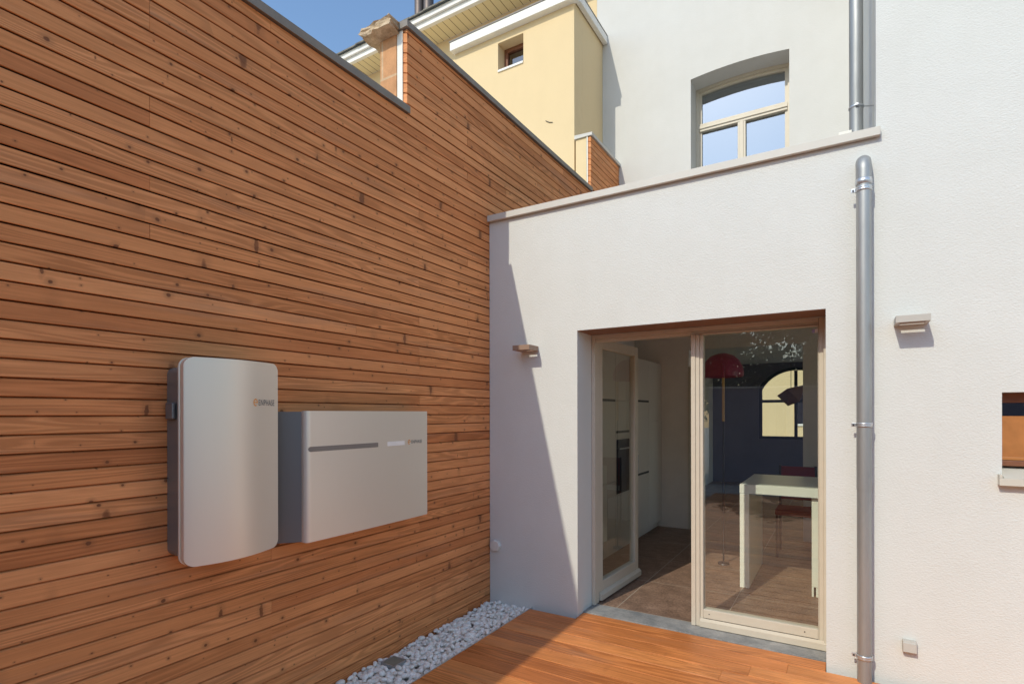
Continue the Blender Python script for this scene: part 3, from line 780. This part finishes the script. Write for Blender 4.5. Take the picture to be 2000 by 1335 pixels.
MB().box(BX0 - .03, BX1 + .07, BYF - .098, 3.049, 6.426, 6.442).build('bay_roof', M['coping'], yh)
MB().box(-7.2, -.335, 2.70, 3.049, 7.352, 7.368).build('soffit', M['soffit'], yh)
MB().box(-7.2, -.33, 2.64, 2.698, 7.348, 7.50, .004).box(-7.2, -.33, 2.60, 2.638, 7.43, 7.512, .004).build('fascia', M['whitepaint'], yh)
rf = MB(); rr = random.Random(9)
for k in range(9):                          # overlapping slate courses
    for j in range(24):
        xa = -7.2 + j * .288; d = rr.uniform(-.01, .012)
        ya, za = 2.555 + k * .30, 7.515 + k * .215
        rf.add([(xa, ya + d, za + .018), (xa + .285, ya + d * .6, za + .018), (xa + .285, ya + .36, za + .26), (xa, ya + .36, za + .26),
                (xa, ya + d, za - .004), (xa + .285, ya + d * .6, za - .004), (xa + .285, ya + .36, za + .238), (xa, ya + .36, za + .238)],
               [(0, 1, 2, 3), (7, 6, 5, 4), (0, 4, 5, 1), (1, 5, 6, 2), (2, 6, 7, 3), (3, 7, 4, 0)])
roof = rf.build('roof', M['roof'], yh)
ch = MB().box(-3.97, -3.62, 3.28, 3.7, 7.7, 8.16, .01).box(-3.615, -3.40, 3.25, 3.7, 7.7, 8.10, .01).build('chimney', M['roof'], roof)
for cx in (-3.70, -3.50):
    MB().tube([(cx, 3.42, 8.0), (cx, 3.42, 9.8)], .085, 20).build('flue', M['darkpipe'], yh)
x0, x1, z0, z1 = BW
bw = frame_yz(MB(), x0 + .002, x1 - .002, z0 + .03, z1 - .002, BYF + .15, BYF + .21, .05, .03, .035, .05).build('window', M['brownwood'], yh)
tag(bw, 'small square brown framed window under the white roof edge')
MB().quad((x0 + .05, BYF + .18, z0 + .06), (x1 - .03, BYF + .18, z0 + .06), (x1 - .03, BYF + .18, z1 - .05), (x0 + .05, BYF + .18, z1 - .05)).build('pane', M['smallglass'], bw)
MB().box(x0 + .002, x1 - .002, BYF - .015, BYF + .149, z0 + .001, z0 + .028, .003).build('sill', M['whitepaint'], bw)
MB().tube([(-.60, BYF - .001, 5.04), (-.585, BYF - .006, 5.026), (-.55, BYF - .007, 5.005), (-.505, BYF - .006, 4.992)], .004, 8).build('wall_mark', M['darkmetal'], yh)  # small dark stroke on the bay wall

# ------------------------------------------------------------------ rooms seen through the door
def cabinet(y0, y1, z0, z1, label, handles, oven=False, split=()):
    t = thing('kitchen_cabinet', label, 'cabinet', (.2, (y0 + y1) / 2, 0), 'tall kitchen cabinets along the left wall')
    MB().box(.052, .39, y0, y1, .08, z1).build('carcass', M['cabinet'], t)
    zs = [z0] + list(split) + [z1]
    for a, b in zip(zs[:-1], zs[1:]): MB().box(.391, .41, y0 + .0025, y1 - .0025, a + .002, b - .002, .002).build('front', M['cabinet'], t)
    for z in handles: MB().box(.405, .414, y0 + .01, y1 - .01, z - .012, z + .012).build('grip_recess', M['darkslot'], t)
    MB().box(.052, .36, y0, y1, 0, .079).build('plinth', M['cabinet'], t)
    if oven:
        ov = MB().box(.411, .416, y0 + .02, y1 - .02, .64, 1.22, .002).build('oven_front', M['oven'], t)
        MB().tube([(.44, y0 + .06, 1.12), (.44, y1 - .06, 1.12)], .008, 8).build('handle', M['zinc2'], ov)
cabinet(.62, 1.20, .08, 2.15, 'cream kitchen cabinet beside the open door leaf', (1.635,), split=(.78, 1.635))
cabinet(1.20, 1.79, .08, 2.15, 'cream tall cabinet seen through the open door leaf', (1.635,), split=(.78, 1.635))
cabinet(1.79, 2.29, .08, 2.15, 'cream kitchen cabinet with built in black oven', (1.30,), True, (.62, 1.24, 1.635))
cabinet(2.29, 2.95, .08, 2.15, 'cream tall cabinet with two dark grip slots past the leaf', (1.645, .778), split=(.778, 1.645))
cabinet(2.95, 3.505, .08, 2.15, 'cream cabinet at the far end against the room wall', (), split=(1.4,))

t = thing('dining_table', 'white slab table with thick legs behind the closed glass leaf', 'table', (2.2, 1.8, 0))
MB().box(1.702, 2.9, 1.33, 2.25, .812, .888, .004).build('tabletop', M['table'], t)
MB().box(1.703, 1.778, 1.332, 2.248, 0, .811, .004).build('leg', M['table'], t)
MB().box(2.245, 2.30, 1.37, 2.20, .08, .811, .004).box(2.245, 2.26, 1.3705, 2.199, 0, .0795, .002).box(2.275, 2.36, 1.375, 2.19, .0, .0785, .003).build('leg', M['table'], t)
t = thing('dining_chair', 'dark chair with red seat pad beyond the white table', 'chair', (2.05, 2.75, 0))
b = MB()
MB().box(1.86, 2.24, 2.55, 2.93, .44, .50, .015).build('seat', M['redfab'], t)
MB().box(1.87, 2.23, 2.93, 2.955, .56, .92, .01).build('backrest', M['redfab'], t)
for (lx, ly) in ((1.88, 2.57), (2.22, 2.57), (1.88, 2.94), (2.22, 2.94)): MB().tube([(lx, ly, .0), (lx, ly, .93 if ly > 2.7 else .44)], .014, 8).build('leg', M['darkmetal'], t)

t = thing('floor_lamp', 'magenta dome floor lamp on a wooden pole inside the room', 'lamp', (1.45, 2.02, 0))
dome = [(.205, 0), (.207, .04), (.195, .10), (.165, .16), (.115, .21), (.05, .235), (.018, .24)]
MB().lathe((1.40, 2.25, 1.88), dome + [(r - .006, z - .006) for r, z in dome[::-1]], 32).build('shade', M['pink'], t)
MB().lathe((1.40, 2.25, 1.99), [(.001, -.055), (.03, -.045), (.052, 0), (.03, .045), (.02, .10)], 16).build('bulb', M['pink'], t)
MB().tube([(1.42, 2.15, 2.0), (1.43, 2.10, 2.0), (1.445, 2.04, 1.97), (1.45, 2.02, 1.93), (1.45, 2.02, 1.85)], .013, 12).build('neck', M['pink'], t)
MB().tube([(1.45, 2.02, 1.42), (1.45, 2.02, 1.85)], .013, 12).build('pole', M['polewood'], t)
MB().tube([(1.45, 2.02, .02), (1.45, 2.02, 1.42)], .008, 12).build('stem', M['darkmetal'], t)
MB().lathe((1.45, 2.02, 0), [(.001, .02), (.05, .018), (.055, .0)], 24).build('base', M['darkmetal'], t)
t = thing('pendant_lamp', 'dark angular pendant lamp hanging before the arched window', 'lamp', (1.75, 5.0, 1.75))
MB().add([(1.66, 5, 1.75), (1.80, 4.85, 1.84), (2.02, 5, 1.90), (1.80, 5.15, 1.86), (1.80, 5, 1.60), (1.95, 5, 1.66)],
         [(0, 1, 3), (1, 2, 3), (0, 4, 1), (4, 5, 1), (5, 2, 1), (0, 3, 4), (3, 5, 4), (3, 2, 5)]).build('shade', M['brownwood'], t)
MB().tube([(1.84, 5, 1.85), (1.84, 5, 2.55)], .004, 8).build('cord', M['darkmetal'], t)
t = thing('ceiling_spot', 'small recessed ceiling spotlight above the kitchen', 'spotlight', (.80, 2.85, 2.54))
MB().lathe((.80, 2.85, 2.55), [(.045, -.001), (.045, -.008), (.032, -.010)], 20).build('rim', M['zinc'], t)
MB().lathe((.80, 2.85, 2.55), [(.032, -.004), (.0005, -.005)], 20).build('lens', M['darkslot'], t)

aw = MB()
ring(aw, .951, 2.349, .951, 2.049, 2.449, .06, 8.95, 9.02)
aw.box(1.62, 1.68, 8.955, 9.015, 1.01, 2.38).box(1.01, 2.29, 8.952, 9.018, 1.72, 1.78)
arw = aw.build('window', M['navy'], house); tag(arw, 'dark arched window at the back of the house')
MB().add([(p[0], 9.03, p[1]) for p in arch(.96, 2.34, .96, 2.04, 2.44)], [list(range(17))]).build('pane', M['glass'], arw)

# house across the street, seen right through the rooms
st_ = thing('street_house', 'sunlit yellow house across the street seen through the arched window', 'house', (1.5, 20, 0))
MB().box(-6, 9, 20, 24, -.16, 9).build('wall', M['yellow'], st_)
for wx in (.9, 3.0, -2.4):
    for wz in (1.0, 4.3):
        wn = frame_yz(MB(), wx, wx + 1.0, wz, wz + 1.5, 19.94, 19.999, .08, .08, .08, .08).build('window', M['whitepaint'], st_)
        MB().box(wx + .08, wx + .92, 19.97, 19.99, wz + .08, wz + 1.42).build('pane', M['smallglass'], wn)

# ------------------------------------------------------------------ garden behind the camera (seen in the glass)
t = thing('garden_wall', 'shade-toned garden wall facing the house with pale cap', 'wall', (1, -9.2, 0))
MB().box(-.24, 12, -9.4, -9.2, -.16, 2.06).build('wall', plain('shade violet render', (.20, .19, .235), .8), t)  # violet-dark colour holds the wall's own shade, the pale cap its sunlit edge
MB().box(-.24, 12, -9.44, -9.16, 2.061, 2.10).build('cap', M['coping_lit'], t)
def tree(x, y, h, cr, seed, label):
    rt = random.Random(seed); t = thing('broadleaf_tree', label, 'tree', (x, y, -.16), 'trees behind the garden wall')
    tk = MB().tube([(x, y, -.16), (x + .05, y, h * .3), (x - .05, y + .05, h * .62)], .1, 10, radii=[.14, .10, .06])
    for k in range(7):
        a = rt.uniform(0, 6.28); z0 = h * rt.uniform(.3, .6)
        tk.tube([(x, y, z0), (x + math.cos(a) * cr * .4, y + math.sin(a) * cr * .4, z0 + h * .12), (x + math.cos(a) * cr * .75, y + math.sin(a) * cr * .75, z0 + h * .22)], .03, 6, radii=[.05, .03, .012])
    tk.build('trunk', M['bark'], t)
    cr_ = MB()
    for _ in range(64):
        cx, cy, cz, r = rt.uniform(-1, 1), rt.uniform(-1, 1), rt.uniform(-1.25, 1), rt.uniform(.25, .42)
        if cx * cx + cy * cy + (cz * .85) ** 2 > 1: continue
        bx, by, bz = x + cx * cr, y + cy * cr, h * .62 + cz * h * .30
        for _ in range(620):
            d = Vector((rt.gauss(0, 1), rt.gauss(0, 1), rt.gauss(0, 1))).normalized() * (r * cr * rt.uniform(.35, 1.05))
            p = Vector((bx, by, bz)) + d; q = rt.uniform(.045, .085)
            a = Vector((rt.gauss(0, 1), rt.gauss(0, 1), rt.gauss(0, 1))).normalized(); b = a.orthogonal().normalized()
            cr_.add([p - a * q, p + b * q * .55, p + a * q, p - b * q * .55], [(0, 1, 2, 3)], rnd=rt.random())
    cr_.build('crown', M['leaf'], t, recalc=False)
tree(1.0, -11.8, 5.3, 2.3, 1, 'broad leafy tree behind the left end of the garden wall')
tree(3.6, -11.6, 5.6, 2.4, 2, 'dense dark leafy tree behind the middle of the garden wall')
tree(6.4, -12.0, 5.6, 2.4, 3, 'outer leafy tree at the end of the garden wall')
tree(-2.0, -12.2, 5.2, 2.0, 4, 'leafy tree past the timber wall in the garden')
